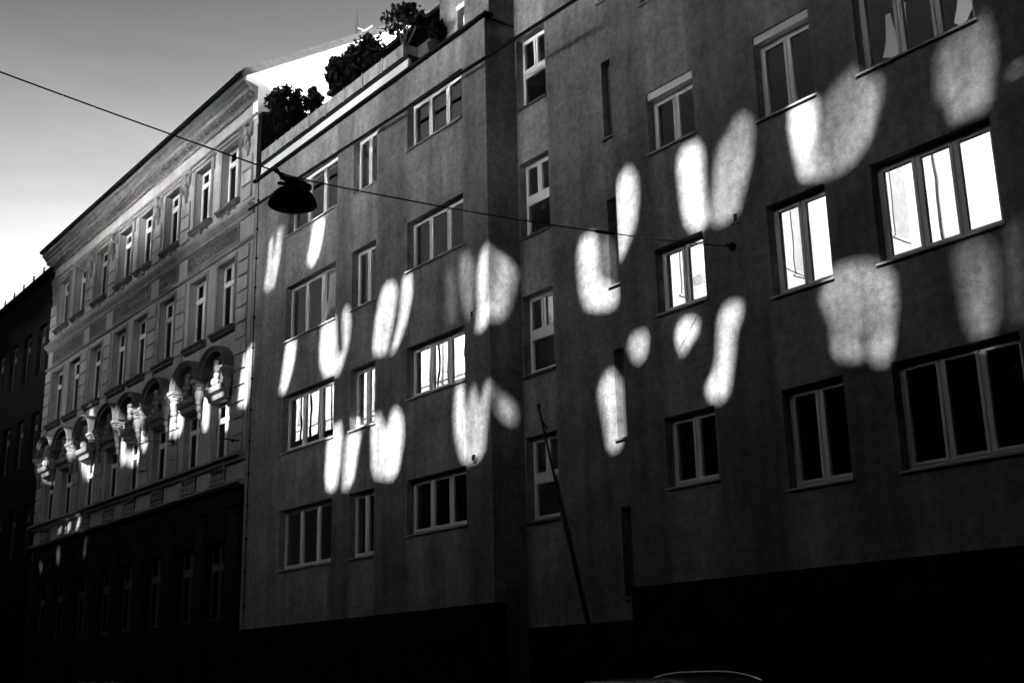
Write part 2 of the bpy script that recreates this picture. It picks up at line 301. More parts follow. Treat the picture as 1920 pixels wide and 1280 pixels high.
    (0.7, [(-34.64,14.81),(-34.36,15.08),(-34.12,15.02),(-34.3,14.81)]),
    (0.7, [(-35.46,14.78),(-35.15,14.98),(-34.89,14.88)]),
    (1, [(-28.67,14.53),(-27.85,14.54),(-27.68,14.02),(-27.9,13.71),(-28.26,13.72),(-28.55,14.05)]),
    (1, [(-30.11,14.56),(-29.53,14.56),(-29.49,13.8),(-29.86,13.74)]),
    (1, [(-30.74,14.56),(-30.4,14.56),(-30.16,13.77),(-30.4,13.72)]),
    (1, [(-32.66,13.76),(-32.59,14.4),(-32.27,14.44),(-32.26,13.79)]),
    (1, [(-35.57,14.33),(-35.23,14.3),(-35.14,13.76),(-35.45,13.83)]),
    (1, [(-37.57,14.09),(-37.06,13.81),(-37.12,13.55)]),
]
FIN_ZONES = [(-29.7, -26.9, 13.8, 16.45), (-24.5, -21.7, 13.1, 16.4), (-20.4, -16.3, 13.1, 16.4),
             (-46.0, -41.0, 14.0, 16.7), (-51.0, -48.3, 13.5, 16.75), (-58.4, -52.2, 14.1, 16.8)]
OY = -15.4
opp = empty('opposite_gobo_wall', 'added dark wall across the street, pierced to cast the light patches, seen mirrored in the bright windows', 'building', (0, OY, 0))
OUT = [(-95,-0.16),(70,-0.16),(70,40),(-3,40),(-3,25.5),(-8,25.5),(-8,26.3),(-20.7,26.3),(-20.7,28.4),(-62,28.4),(-62,24),(-95,24)]
def inpoly(p, poly):
    x, y = p; c = False; j = len(poly)-1
    for i in range(len(poly)):
        xi, yi = poly[i]; xj, yj = poly[j]
        if (yi > y) != (yj > y) and x < (xj-xi)*(y-yi)/(yj-yi)+xi: c = not c
        j = i
    return c
holes = [p for f, p in OPENINGS]+[[(a,c),(b,c),(b,d),(a,d)] for a,b,c,d in FIN_ZONES]
pv = []; pe = []
for poly in [OUT]+holes:
    o = len(pv); pv += [Vector(p) for p in poly]; pe += [(o+i, o+(i+1) % len(poly)) for i in range(len(poly))]
rv, re_, rf, *_ = delaunay_2d_cdt(pv, pe, [], 0, 1e-4)
bbs = [(min(q[0] for q in h), max(q[0] for q in h), min(q[1] for q in h), max(q[1] for q in h)) for h in holes]
keep = []
for f in rf:
    c = sum((rv[i] for i in f), Vector((0,0)))/len(f)
    if not inpoly(c, OUT): continue
    if any(b[0] <= c.x <= b[1] and b[2] <= c.y <= b[3] and inpoly(c, h) for h, b in zip(holes, bbs)): continue
    keep.append(f)
T = 0.05; nv = len(rv); ed = {}
for f in keep:
    for i in range(len(f)):
        k = (f[i], f[(i+1) % len(f)]); ed[k] = 1
fs = [tuple(f) for f in keep]+[tuple(i+nv for i in reversed(f)) for f in keep]
for (a, b) in ed:
    if (b, a) not in ed: fs.append((b, a, a+nv, b+nv))
MB().add([(v.x, 0, v.y) for v in rv]+[(v.x, -T, v.y) for v in rv], fs).build('wall', 'blocker_black', opp)
# added slats that dim the sun through some of the openings
sl = MB()
for f, poly in OPENINGS:
    if f == 1: continue
    zs = [p[1] for p in poly]; z = min(zs); st = 0.055
    while z < max(zs):
        xs = []
        for i in range(len(poly)):
            (xa, za), (xb, zb) = poly[i], poly[(i+1) % len(poly)]
            if (za > z) != (zb > z): xs.append(xa+(xb-xa)*(z-za)/(zb-za))
        xs.sort()
        for a, b in zip(xs[::2], xs[1::2]):
            f_ = f if not isinstance(f, tuple) else f[1]+(f[0]-f[1])*(z-min(zs))/(max(zs)-min(zs))      # slats thinner towards the foot
            h = st*(1-f_)
            sl.box(a-0.05, b+0.05, -0.062, -0.055, z-h/2, z+h/2)
        z += st
sl.build('dimming_slats', 'blocker_black', opp)['kind'] = 'stuff'
for a, b, c, d in FIN_ZONES:  # sunlit fins, added to show white in the window reflections
    W_ = 2.3; n = max(1, round((b-a)/W_)); st = (b-a)/n; D_ = (st-0.02)/0.6   # as deep as the low sun needs to strike the next fin
    for i in range(n+1):
        x = a+st*i
        f = MB(); prof = [(-0.051, c-0.5), (-0.051, d+0.02), (-0.06-D_, d+0.02+D_*0.5), (-0.06-D_, c-0.5)]
        f.prism_x(prof, x-0.03, x+0.03); fo = f.build('fin', 'fin_white', opp)
        if i % 2 == 0:      # grey panel and ledge added to break up the mirrored white
            y0 = -0.25*D_; MB().box(x+0.031, x+0.05, y0-0.22*D_, y0, c+1.25, d+1.0).build('fin_panel', 'curtain', fo); MB().box(x+0.031, x+0.07, y0-0.24*D_, y0+0.02*D_, c+1.18, c+1.235).build('fin_panel_ledge', 'zinc', fo)
        else: MB().box(x+0.031, x+0.04, -0.75*D_, -0.06, c+0.95, c+0.985).build('ledge', 'zinc', fo)
    MB().box(a-0.1, b+0.1, -0.06-D_, -0.06, c-0.62, c-0.5).build('fin_floor', 'blocker_black', opp)
for a, b, c, d in FIN_ZONES[3:]:  # dark bars added to break the mirrored white into streaks
    x = a+0.1
    while x < b-0.1:
        wd = rnd.choice((0.05, 0.08, 0.12, 0.3)); MB().box(x, x+wd, -0.12, -0.055, c-0.4, d+0.4 if wd < 0.25 else c+rnd.uniform(0.6, 1.6)).build('streak_bar', 'blocker_black', opp); x += wd+rnd.uniform(0.35, 1.3)
    MB().box(a, b, -0.14, -0.122, c+0.55, c+0.6).build('streak_rail', 'blocker_black', opp)
back_row = empty('horizon_blocker', 'long dark block added behind the opposite wall to cut the horizon glow', 'building', (-20, -40, 0))  # unseen, added to block the low sky behind the openings
MB().box(-110, -16.01, -8, 0, -0.15, 18.2).build('wall', 'blocker_black', back_row); MB().box(-16, 2, -8, 0, -0.15, 16.3).build('wall', 'blocker_black', back_row); MB().box(2.01, 110, -8, 0, -0.15, 23.5).build('wall', 'blocker_black', back_row)
rear = empty('rear_blocker', 'plain dark block added behind the apartment building to shut out low sky', 'building', (5, 32, 0))  # unseen, added to keep horizon light off the wall opposite
MB().box(-33, 60, 0, 10, -0.15, 26).build('wall', 'dark_plaster', rear)
# unseen block and bridge, added to shade the right-hand end of the street
struct_end = empty('street_end_blocker', 'dark block added beside the camera, bridging the street high above to shade the right side', 'building', (4.5, -7.7, 0))
MB().box(0, 8, -7.69, 7.66, -0.15, 48).build('wall', 'blocker_black', struct_end)
MB().box(-13.5, -0.01, -7.69, 7.66, 21.6, 30).build('bridging_blocker', 'blocker_black', struct_end)

far_end = empty('street_end_blocker', 'tall dark block added across the far end of the street to hide the low sky', 'building', (-69, -7.7, 0))  # unseen, added to keep low sky light out of the street
MB().box(-8, 0, -7.69, 7.66, -0.15, 27).build('wall', 'blocker_black', far_end)

# ------------------------------------------------------------------ modern apartment building
apt = empty('apartment_building', 'rough rendered apartment block with recessed stair bay and white framed windows', 'building', (-18.7, 0, 0))
LOC = Vector((-18.7, 0, 0))
class B(MB):
    """mesh in world coordinates, shifted into its building's frame on build"""
    def __init__(s, off): super().__init__(); s.off = off
    def build(s, *a, **k):
        s.v = [(x-s.off.x, y-s.off.y, z-s.off.z) for x, y, z in s.v]; return super().build(*a, **k)
SP = 2.9
COLS = {'W1': (-27.509,-24.892,7.272,8.728,3), 'W2': (-24.109,-23.015,7.258,8.703,2), 'W3': (-21.684,-19.52,7.522,8.669,3),
        'R1': (-13.947,-12.837,7.461,8.606,2), 'R2': (-11.491,-10.375,7.115,8.574,2), 'R3': (-9.574,-7.694,7.093,8.565,3)}
LEV = {'W1': (2,3,4,5), 'W2': (2,3,4,5), 'W3': (2,3,4,5), 'R1': (2,3,4,5), 'R2': (2,3,4,5), 'R3': (2,3,4,5)}
REV = 0.17
def window(bld, off, x0, x1, z0, z1, y, n=2, frame='white_frame', gl='pane_glass', transom=None, lower=None, fwid=0.055, swid=0.045, tbar=0.06, blinds=(), open_sash=None, sill=None, blind_drop=1.0, name='window'):
    """frame with sashes and panes set at depth y; transom = height of a cross bar, lower = panes below it"""
    f = B(off); d0, d1 = y, y+0.08
    f.box(x0, x0+fwid, d0, d1, z0, z1); f.box(x1-fwid, x1, d0, d1, z0, z1)
    f.box(x0+fwid, x1-fwid, d0, d1, z1-fwid, z1); f.box(x0+fwid, x1-fwid, d0, d1, z0, z0+fwid)
    bands = [(z0+fwid, z1-fwid, n)]
    if transom:
        f.box(x0+fwid, x1-fwid, d0-0.012, d1, transom-tbar, transom+tbar); bands = [(transom+tbar, z1-fwid, n), (z0+fwid, transom-tbar, lower or n)]
    cells = []
    for (a, b, k) in bands:
        wd = (x1-x0-2*fwid)/k
        for i in range(k):
            if i: f.box(x0+fwid+wd*i-0.022, x0+fwid+wd*i+0.022, d0+0.002, d1, a, b)
            cells.append((x0+fwid+wd*i+(0.022 if i else 0), x0+fwid+wd*(i+1)-(0.022 if i < k-1 else 0), a, b))
    fo = f.build(name, frame, bld)
    for i, (a, b, c, d) in enumerate(cells):
        s = B(off); s0, s1 = d0-0.018, d0+0.045; g = 0.004; a += g; b -= g; c += g; d -= g
        s.box(a, a+swid, s0, s1, c, d); s.box(b-swid, b, s0, s1, c, d); s.box(a+swid, b-swid, s0, s1, d-swid, d); s.box(a+swid, b-swid, s0, s1, c, c+swid)
        p = B(off); p.box(a+swid-0.005, b-swid+0.005, d0+0.012, d0+0.02, c+swid-0.005, d-swid+0.005)
        if open_sash == i:               # tilted inwards at the top
            for q in (s, p):
                ca, sa = math.cos(0.13), math.sin(0.13)
                q.v = [(x, y+0.03+(yy-y)*ca+(z-c)*sa, c+(z-c)*ca-(yy-y)*sa) for x, yy, z in q.v]
        s.build('sash', frame, fo); p.build('pane', gl, fo)
        if i in blinds:
            bl = B(off); zz = d-(d-c)*blind_drop; k = max(2, int((d-zz)/0.05)); h = (d-zz)/k
            for q in range(k):           # slatted blind, one tilted slat after another
                bl.quad((a+0.03, d0+0.10, d-h*q), (b-0.03, d0+0.10, d-h*q), (b-0.03, d0+0.085, d-h*(q+1)+0.002), (a+0.03, d0+0.085, d-h*(q+1)+0.002))
            bl.build('blind', 'blind', fo)
    if sill:
        over, proud, th, sm = sill
        q = B(off); yy = y-REV if bld is apt else y-0.2
        q.prism_x([(d0+0.0, z0+0.02), (yy-proud, z0-0.012), (yy-proud, z0-0.012-th), (yy-proud+0.012, z0-0.012-th), (yy-proud+0.015, z0-0.03), (d0, z0-0.0)], x0-over, x1+over)
        q.build('window_sill', sm, fo)
    return fo
hL = []; hR = []
for c, (a, b, z0, z1, n) in COLS.items():
    for l in LEV[c]:
        (hL if c[0] == 'W' else hR).append((a, b, z0+(l-3)*SP, z1+(l-3)*SP))
XL, XC, XS, REC = -29.56, -18.66, -14.84, 0.80
TOPL, TOPR, SOC = 15.28, 18.3, 3.06
wl = B(LOC); wall_grid(wl, XL, XC, 0, TOPL, hL, 0.0, REV+0.1)
wl.quad((XC,0,0),(XC,REC,0),(XC,REC,TOPL),(XC,0,TOPL)); wl.quad((XL,0,0),(XL,0,TOPL),(XL,10,TOPL),(XL,10,0))
wl.build('wall', 'render_plaster', apt)
# stair bay, set back
ST = [(-18.60, -17.643, 7.49+(l-3)*SP, 9.145+(l-3)*SP) for l in (2,3,4,5)]
NR = [(-15.95, -15.0, 11.62+(k)*SP, 13.23+k*SP) for k in (-2,-1,0,1)]
NR = [(-15.95, -15.0, 11.62, 13.23), (-15.95, -15.0, 8.66, 10.36), (-15.95, -15.0, 5.78, 7.43), (-15.95, -15.0, 3.0, 4.55), (-15.95, -15.0, 14.55, 16.1)]
ws = B(LOC); wall_grid(ws, XC, XS, 0, TOPR, ST+NR, REC, REV+0.1); ws.build('wall', 'render_plaster', apt)
wr = B(LOC); wall_grid(wr, XS, 12.0, 0, TOPR, hR, 0.0, REV+0.1)
wr.quad((XS,0,0),(XS,0,TOPR),(XS,REC,TOPR),(XS,REC,0)); wr.quad((12,0,0),(12,10,0),(12,10,TOPR),(12,0,TOPR)); wr.build('wall', 'render_plaster', apt)
for x0_, x1_, y_, zt_ in ((XL+0.01, XC+0.04, -0.04, SOC), (XC+0.041, XS-0.041, REC-0.04, 2.6), (XS-0.04, 12.0, -0.04, SOC)):
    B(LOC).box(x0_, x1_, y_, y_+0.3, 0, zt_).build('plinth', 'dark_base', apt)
B(LOC).box(XL+0.02, 12, 10, 10.3, 0, TOPR).build('back_wall', 'dark_plaster', apt)
B(LOC).box(XL+0.02, XC-0.02, 0.2, 10, TOPL-0.3, TOPL-0.02).build('roof_slab', 'zinc', apt)
B(LOC).box(XC, 12, REC+0.3, 10, TOPR-0.3, TOPR-0.02).build('roof_slab', 'zinc', apt)
# floors between the storeys keep the rooms apart and dark
for l in (1,2,3,4,5): B(LOC).box(XL+0.3, 11.9, 1.1, 9.9, 6.35+(l-3)*SP, 6.6+(l-3)*SP).build('floor_slab', 'room', apt)
B(LOC).box(XL+0.3, 11.9, 1.6, 1.7, 0.2, TOPL-0.5).build('inner_wall', 'room', apt)
BL = {('W3',5): (0,1,2), ('W3',4): (1,2), ('W1',5): (1,2), ('W1',4): (1,2), ('R1',4): (1,), ('W2',5): ()}
for c, (a, b, z0, z1, n) in COLS.items():
    for l in LEV[c]:
        zz0, zz1 = z0+(l-3)*SP, z1+(l-3)*SP
        rb = c in ('R1', 'R2') and l == 4
        top = zz1-0.14 if rb else zz1
        wo_ = window(apt, LOC, a+0.002, b-0.002, zz0+0.002, top-0.002, REV, n, blinds=BL.get((c,l), ()), open_sash=2 if (c, l) == ('W1', 4) else None,
               sill=(0.035, 0.05, 0.03, 'sill_sheet'), blind_drop=0.97)
        if rb: B(LOC).box(a+0.003, b-0.003, 0.03, REV+0.08, zz1-0.138, zz1-0.003).build('roller_shutter_box', 'white_frame', wo_)
for i, (a, b, z0, z1) in enumerate(ST):
    window(apt, LOC, a+0.002, b-0.002, z0+0.002, z1-0.002, REC+REV, 2, transom=z0+0.84, lower=1, sill=None)
    B(LOC).prism_x([(REC+REV, z0+0.02), (REC-0.06, z0-0.01), (REC-0.06, z0-0.05), (REC-0.04, z0-0.05), (REC, z0-0.02), (REC+REV, z0)], a-0.03, b+0.03).build('window_sill', 'zinc', apt)
for a, b, z0, z1 in NR:
    window(apt, LOC, a+0.002, b-0.002, z0+0.002, z1-0.002, REC+REV, 1, frame='dull_frame')
    B(LOC).prism_x([(REC+REV, z0+0.02), (REC-0.06, z0-0.01), (REC-0.06, z0-0.05), (REC-0.04, z0-0.05), (REC, z0-0.02), (REC+REV, z0)], a-0.03, b+0.03).build('window_sill', 'zinc', apt)
# eaves: gutter line, pale cove under the planters, terrace edge
gut = B(LOC); gut.prism_x([(0.12, TOPL), (-0.09, TOPL), (-0.11, TOPL+0.02), (-0.11, TOPL+0.055), (0.12, TOPL+0.055)], XL+0.0, XC+0.16).build('gutter', 'black_metal', apt)
cov = B(LOC); prof = [(0.12, TOPL+0.06)]+[(-0.06+0.2*math.sin(t)*0.45, TOPL+0.06+0.34*(1-math.cos(t))) for t in [i*math.pi/2/8 for i in range(9)]]+[(0.12, TOPL+0.41)]
for x0, x1 in ((XL+0.26, -27.4), (-27.395, -25.2), (-25.195, -23.0), (-22.995, -21.7)):
    q = B(LOC); q.prism_x(prof, x0, x1).build('cove_panel', 'cove_white', apt)
B(LOC).box(XL+0.25, -21.68, 0.02, 1.3, TOPL+0.412, TOPL+0.50).build('terrace_slab', 'black_metal', apt)
B(LOC).prism_x([(0.0,TOPL+0.08),(0.0,17.40),(2.2,17.95),(2.2,TOPL+0.08)], XL+0.015, XL+0.24).build('terrace_cheek', 'dark_plaster', apt)
at_w = B(LOC); wall_grid(at_w, -27.8, -22.1, TOPL, 17.7, [(-27.2,-25.8,15.9,17.3), (-24.9,-23.5,15.9,17.3)], 1.9, 0.25); at_w.quad((-27.8,1.9,TOPL),(-27.8,1.9,17.7),(-27.8,8,17.7),(-27.8,8,TOPL)); at_w.build('attic_wall', 'zinc', apt)
for a_ in (-27.2, -24.9): window(apt, LOC, a_+0.002, a_+1.398, 15.902, 17.298, 1.9+REV, 2, frame='old_frame')
B(LOC).box(-27.95, -22.1, 1.3, 8, 17.702, 17.82).build('attic_roof', 'black_metal', apt)
# penthouse storey set back on the terrace
ph = B(LOC); wall_grid(ph, -22.1, XC, TOPL, 18.6, [(-21.35, -20.2, 16.1, 17.25)], 1.2, 0.25); ph.quad((-22.1,1.2,TOPL),(-22.1,1.2,18.6),(-22.1,8,18.6),(-22.1,8,TOPL)); ph.build('penthouse_wall', 'render_plaster', apt)
wpo = window(apt, LOC, -21.348, -20.202, 16.102, 17.11, 1.2+REV, 2)
B(LOC).box(-21.345, -20.205, 1.16, 1.38, 17.115, 17.245).build('roller_shutter_box', 'white_frame', wpo)
B(LOC).box(-22.2, XC, 1.0, 8, 18.602, 18.75).build('penthouse_roof', 'zinc', apt)
B(LOC).box(-19.6, -18.70, 0.15, 1.19, TOPL+0.08, 18.6).build('stair_tower_wall', 'render_plaster', apt)
# small fittings on the wall
def vent(x, z, s, y=0.0):
    v = B(LOC); t = 0.025
    v.box(x-s, x+s, y-0.03, y-0.002, z-s*1.25, z-s*1.25+t); v.box(x-s, x+s, y-0.03, y-0.002, z+s*1.25-t, z+s*1.25)
    v.box(x-s, x-s+t, y-0.03, y-0.002, z-s*1.25+t, z+s*1.25-t); v.box(x+s-t, x+s, y-0.03, y-0.002, z-s*1.25+t, z+s*1.25-t)
    o = v.build('vent_frame', 'grey_metal', apt)
    B(LOC).box(x-s+t, x+s-t, y-0.008, y-0.003, z-s*1.25+t, z+s*1.25-t).build('vent_grille', 'black_metal', o)
vent(-19.24, 8.81, 0.075); vent(-12.10, 8.59, 0.07)
rv_ = B(LOC); n = 16
rv_.tube([(-19.2, -0.05, 5.87), (-19.2, -0.002, 5.87)], 0.085, 16).build('vent_pipe', 'grey_metal', apt)
B(LOC).tube([(-19.2, -0.056, 5.87), (-19.2, -0.051, 5.87)], 0.066, 16).build('vent_grille', 'black_metal', apt)
an = B(LOC); an.blob((-12.2, -0.03, 8.13), (0.07, 0.05, 0.07)).tube([(-12.2, 0, 8.13), (-12.2, -0.16, 8.13)], 0.022).build('wire_anchor', 'black_metal', apt)
lc = B(LOC); lc.tube([(-29.3, -0.03, 3.1), (-29.3, -0.03, TOPL)], 0.012)
for i in range(14): lc.box(-29.325, -29.275, -0.05, -0.001, 3.6+0.85*i, 3.66+0.85*i)
lc.build('lightning_conductor', 'black_metal', apt)

# ------------------------------------------------------------------ old ornamented building
OL = Vector((-38.6, 0, 0))
old = empty('ornamented_building', 'pale stucco town house with heavy cornice, relief panels and arched window hoods', 'building', tuple(OL))
XA, XB = -47.62, -29.58
WC = [-31.25, -33.2, -35.57, -37.83, -39.68, -42.0, -44.25, -46.2]
PIL = [(-30.42, -29.75), (-34.78, -34.12), (-37.08, -36.4), (-41.18, -40.5), (-43.5, -42.82), (-47.58, -46.95)]
HW = 0.575
holesO = []
for x in WC: holesO += [(x-HW, x+HW, 11.43, 13.45), (x-HW, x+HW, 15.2, 17.08), (x-HW, x+HW, 7.72, 9.35)]
ow = B(OL); wall_grid(ow, XA, XB, 6.86, 18.1, holesO, 0.0, 0.25)
ow.quad((XA,0,0),(XA,0,18.4),(XA,12,18.4),(XA,12,0)); ow.build('wall', 'old_plaster', old)
B(OL).box(XA+0.1, XB-0.4, 1.4, 1.5, 0.2, 18).build('inner_wall', 'room', old)
B(OL).box(XA+0.1, XB-0.02, 11.7, 12, 0, 18).build('back_wall', 'dark_plaster', old)
for x in WC:
    for (z0, z1, tz) in ((11.43, 13.45, 12.88), (15.2, 17.08, 16.62), (7.72, 9.35, 8.85)):
        window(old, OL, x-HW+0.002, x+HW-0.002, z0+0.002, z1-0.002, 0.19, 2, frame='old_frame', gl='old_glass', transom=tz, lower=2, fwid=0.05, swid=0.035, tbar=0.035)
# rusticated pilaster strips, block by block
proto = B(Vector((0,0,0))); proto.box(-0.32, 0.32, -0.06, -0.001, 0, 0.402)
pb = None
for (a, b) in PIL:
    cx = (a+b)/2
    for z in [7.75+0.452*i for i in range(13)]+[14.98+0.452*i for i in range(3)]:
        if pb is None:
            pb = proto.build('ashlar_block', 'old_plaster', old, bevel=0.008); pb.location = (cx-OL.x, 0, z)
        else:
            o = inst(pb, old, cx-OL.x, 0, z, 'ashlar_block'); bv = o.modifiers.new('bevel', 'BEVEL'); bv.width = 0.008; bv.segments = 1; bv.limit_method = 'ANGLE'
# mouldings
def course(name, prof, x0=XA-0.02, x1=XB+0.0, m='old_trim'): return B(OL).prism_x(prof, x0, x1).build(name, m, old)
course('string_course', [(0.05,14.42),(-0.05,14.42),(-0.06,14.5),(-0.14,14.56),(-0.2,14.62),(-0.2,14.67),(-0.16,14.70),(0.05,14.74)])
course('string_course', [(0.05,14.82),(-0.04,14.82),(-0.05,14.86),(0.05,14.88)])
course('string_course', [(0.05,13.66),(-0.05,13.66),(-0.09,13.71),(-0.09,13.74),(0.05,13.77)])
course('string_course', [(0.05,17.40),(-0.04,17.40),(-0.07,17.44),(-0.07,17.47),(0.05,17.49)])
course('string_course', [(0.05,7.46),(-0.10,7.46),(-0.14,7.54),(-0.25,7.58),(-0.25,7.64),(0.05,7.70)])
course('string_course', [(0.05,6.80),(-0.12,6.80),(-0.2,6.86),(-0.2,6.91),(0.05,6.96)])
course('cornice', [(0.3,17.88),(-0.05,17.88),(-0.06,17.95),(-0.13,17.97),(-0.14,18.09),(-0.29,18.11),(-0.30,18.24),(-0.36,18.26),(-0.40,18.36),(-0.47,18.38),(-0.48,18.52),(0.3,18.55)], XA-0.3, XB-0.02, 'old_trim')
dn = B(OL); x = XA
while x < XB-0.12:
    dn.box(x, x+0.10, -0.26, -0.135, 17.975, 18.085); x += 0.21
dn.build('dentils', 'old_trim', old)['kind'] = 'stuff'
gt = B(OL).prism_x([(-0.56,18.53),(-0.40,18.53),(-0.38,18.64),(-0.41,18.64),(-0.44,18.56),(-0.53,18.56),(-0.56,18.64),(-0.59,18.64)], XA-0.35, XB-0.05).build('gutter', 'black_metal', old)
B(OL).prism_x([(-0.42,18.60),(7.0,23.2),(7.0,18.60)], XA, XB-0.33).build('roof', 'roof_tile', old)
gb = B(OL)
gb.prism_x([(-0.02,17.3),(-0.02,18.3),(-0.40,18.40),(-0.40,18.62),(7.0,23.28),(12,20.2),(12,17.3)], XB-0.30, XB).build('firewall', 'gable_white', old)
cp = B(OL); 
cp.prism_x([(-0.52,18.46),(-0.52,18.70),(7.0,23.43),(7.0,23.18)], XB-0.36, XB+0.05).build('coping', 'coping_stone', old)
# relief panels (scrollwork in low relief)
def relief(x0, x1, z0, z1, seed):
    r = random.Random(seed); b = B(OL); nx = int((x1-x0)/0.035); nz_ = 14
    ctr = [(x0+(i+0.5)*0.22, z0+(z1-z0)*(0.35 if i % 2 else 0.65)) for i in range(int((x1-x0)/0.22))]
    vv = []
    for j in range(nz_+1):
        for i in range(nx+1):
            x = x0+(x1-x0)*i/nx; z = z0+(z1-z0)*j/nz_; h = 0
            for cx, cz in ctr:
                d = math.hypot(x-cx, z-cz)
                if d < 0.19:
                    t = math.atan2(z-cz, x-cx); h = max(h, 0.5+0.5*math.cos(d*75-t*2)) if d > 0.03 else 1
            e = min(i, nx-i, j, nz_-j)
            vv.append((x, -0.004-(0.055*h if e > 0 else 0)-r.random()*0.006, z))
    ff = [(j*(nx+1)+i, j*(nx+1)+i+1, (j+1)*(nx+1)+i+1, (j+1)*(nx+1)+i) for j in range(nz_) for i in range(nx)]
    b.add(vv, ff).build('relief_panel', 'old_relief', old)
    f = B(OL)
    f.box(x0-0.05, x1+0.05, -0.05, -0.002, z1, z1+0.04).box(x0-0.05, x1+0.05, -0.05, -0.002, z0-0.04, z0).box(x0-0.05, x0, -0.05, -0.002, z0, z1).box(x1, x1+0.05, -0.05, -0.002, z0, z1).build('panel_frame', 'old_trim', old)
for i, (x0, x1) in enumerate([(-34.02,-30.52),(-36.28,-34.85),(-40.42,-37.15),(-42.76,-41.25),(-46.9,-43.58)]): relief(x0, x1, 13.87, 14.33, i)
# head consoles on the top-floor pilasters
cb = None
for (a, b) in PIL:
    cx = (a+b)/2
    if cb is None:
        q = MB(); q.box(-0.24, 0.24, -0.05, -0.002, 16.9, 17.38); q.blob((0, -0.09, 17.12), (0.13, 0.1, 0.19)); q.blob((0, -0.14, 17.22), (0.17, 0.08, 0.09)); q.blob((-0.17, -0.06, 17.05), (0.07, 0.07, 0.16)); q.blob((0.17, -0.06, 17.05), (0.07, 0.07, 0.16))
        q.blob((0, -0.07, 16.82), (0.1, 0.08, 0.12)); q.blob((-0.08, -0.06, 16.62), (0.055, 0.06, 0.13)); q.blob((0.08, -0.06, 16.62), (0.055, 0.06, 0.13)); q.blob((0, -0.05, 16.44), (0.05, 0.05, 0.14)); q.blob((0, -0.04, 16.28), (0.03, 0.035, 0.08))
        cb = q.build('head_console', 'old_trim', old, smooth=True); cb.location = (cx-OL.x, 0, 0)
    else: inst(cb, old, cx-OL.x, 0, 0, 'head_console')
# surrounds, sills, aprons
protos = {}
def rep(key, maker, x):
    if key not in protos: o = maker(); o.location = (x-OL.x, 0, 0); protos[key] = o; return o
    return inst(protos[key], old, x-OL.x, 0, 0, key[0])
def sill_mid():
    q = MB(); q.prism_x([(0.19,11.43),(-0.18,11.40),(-0.18,11.34),(-0.12,11.31),(-0.10,11.24),(-0.001,11.2),(-0.001,11.38)], -0.75, 0.75); return q.build('window_sill', 'dark_trim', old)
def sill_top():
    q = MB(); q.prism_x([(0.19,15.2),(-0.15,15.17),(-0.15,15.12),(-0.09,15.09),(-0.07,15.05),(-0.001,15.03),(-0.001,15.15)], -0.76, 0.76); return q.build('window_sill', 'dark_trim', old)
def sur_top():
    q = MB()
    for s in (-1, 1):
        q.box(min(s*0.58,s*0.70), max(s*0.58,s*0.70), -0.05, -0.002, 15.2, 17.2); q.box(min(s*0.70,s*0.80), max(s*0.70,s*0.80), -0.05, -0.002, 16.75, 17.2)
    q.box(-0.58, 0.58, -0.05, -0.002, 17.09, 17.2); q.box(-0.86, 0.86, -0.09, -0.002, 17.203, 17.26); return q.build('window_surround', 'old_trim', old)
def sur_mid():
    q = MB()
    for s in (-1, 1): q.box(min(s*0.58,s*0.68), max(s*0.58,s*0.68), -0.03, -0.002, 11.43, 13.55)
    q.box(-0.58, 0.58, -0.03, -0.002, 13.46, 13.55); return q.build('window_surround', 'old_trim', old)
def apron():
    q = MB(); p = [(-0.5,-0.03,14.92),(-0.46,-0.04,14.98),(-0.4,-0.04,14.95),(-0.36,-0.04,14.99),(-0.2,-0.04,15.0),(-0.13,-0.04,14.95)]
    q.tube(p, 0.022); q.tube([(-x,y,z) for x,y,z in p], 0.022); q.blob((0,-0.04,14.95),(0.1,0.05,0.075)); q.blob((0,-0.05,14.98),(0.05,0.06,0.05)); return q.build('apron_scroll', 'old_trim', old, smooth=True)
def hood():
    q = MB(); n = 18; A0, B0 = 0.93, 0.76; z0 = 10.16
    prof = [(-0.001,1.0),(-0.30,1.0),(-0.34,0.97),(-0.34,0.92),(-0.26,0.88),(-0.24,0.80),(-0.001,0.76)]; m = len(prof); vv = []; ff = []
    for i in range(n+1):
        t = math.pi*i/n
        for y, s in prof: vv.append((A0*s*math.cos(t), y, z0+B0*s*math.sin(t)))
    for i in range(n):
        for k in range(m): ff.append((i*m+k, i*m+(k+1)%m, (i+1)*m+(k+1)%m, (i+1)*m+k))
    q.add(vv, ff); q.add(vv[:m], [tuple(range(m))]); q.add(vv[-m:], [tuple(range(m-1,-1,-1))])
    return q.build('arched_hood', 'dark_trim', old)
def tymp():
    q = MB(); q.blob((0,-0.10,10.35),(0.13,0.12,0.2)); q.blob((0,-0.14,10.47),(0.17,0.09,0.09)); q.blob((-0.2,-0.06,10.28),(0.12,0.07,0.1)); q.blob((0.2,-0.06,10.28),(0.12,0.07,0.1)); q.blob((0,-0.1,10.1),(0.09,0.1,0.12))
    q.blob((-0.42,-0.04,10.24),(0.12,0.05,0.07)); q.blob((0.42,-0.04,10.24),(0.12,0.05,0.07)); return q.build('tympanum_head', 'old_trim', old, smooth=True)
def tback():
    q = MB(); n = 14; q.prism_y([(0.72*math.cos(math.pi*i/n), 10.16+0.59*math.sin(math.pi*i/n)) for i in range(n+1)]+[(-0.72, 9.82), (0.72, 9.82)], -0.012, -0.002); return q.build('tympanum', 'recess_shade', old)  # flat plate, coloured as the shaded inside of the arch
def lint():
    q = MB(); q.prism_x([(-0.001,9.36),(-0.12,9.40),(-0.16,9.52),(-0.27,9.58),(-0.30,9.66),(-0.30,9.72),(-0.001,9.80)], -0.62, 0.62); q.blob((0,-0.2,9.85),(0.16,0.14,0.14)); return q.build('window_lintel', 'old_trim', old)
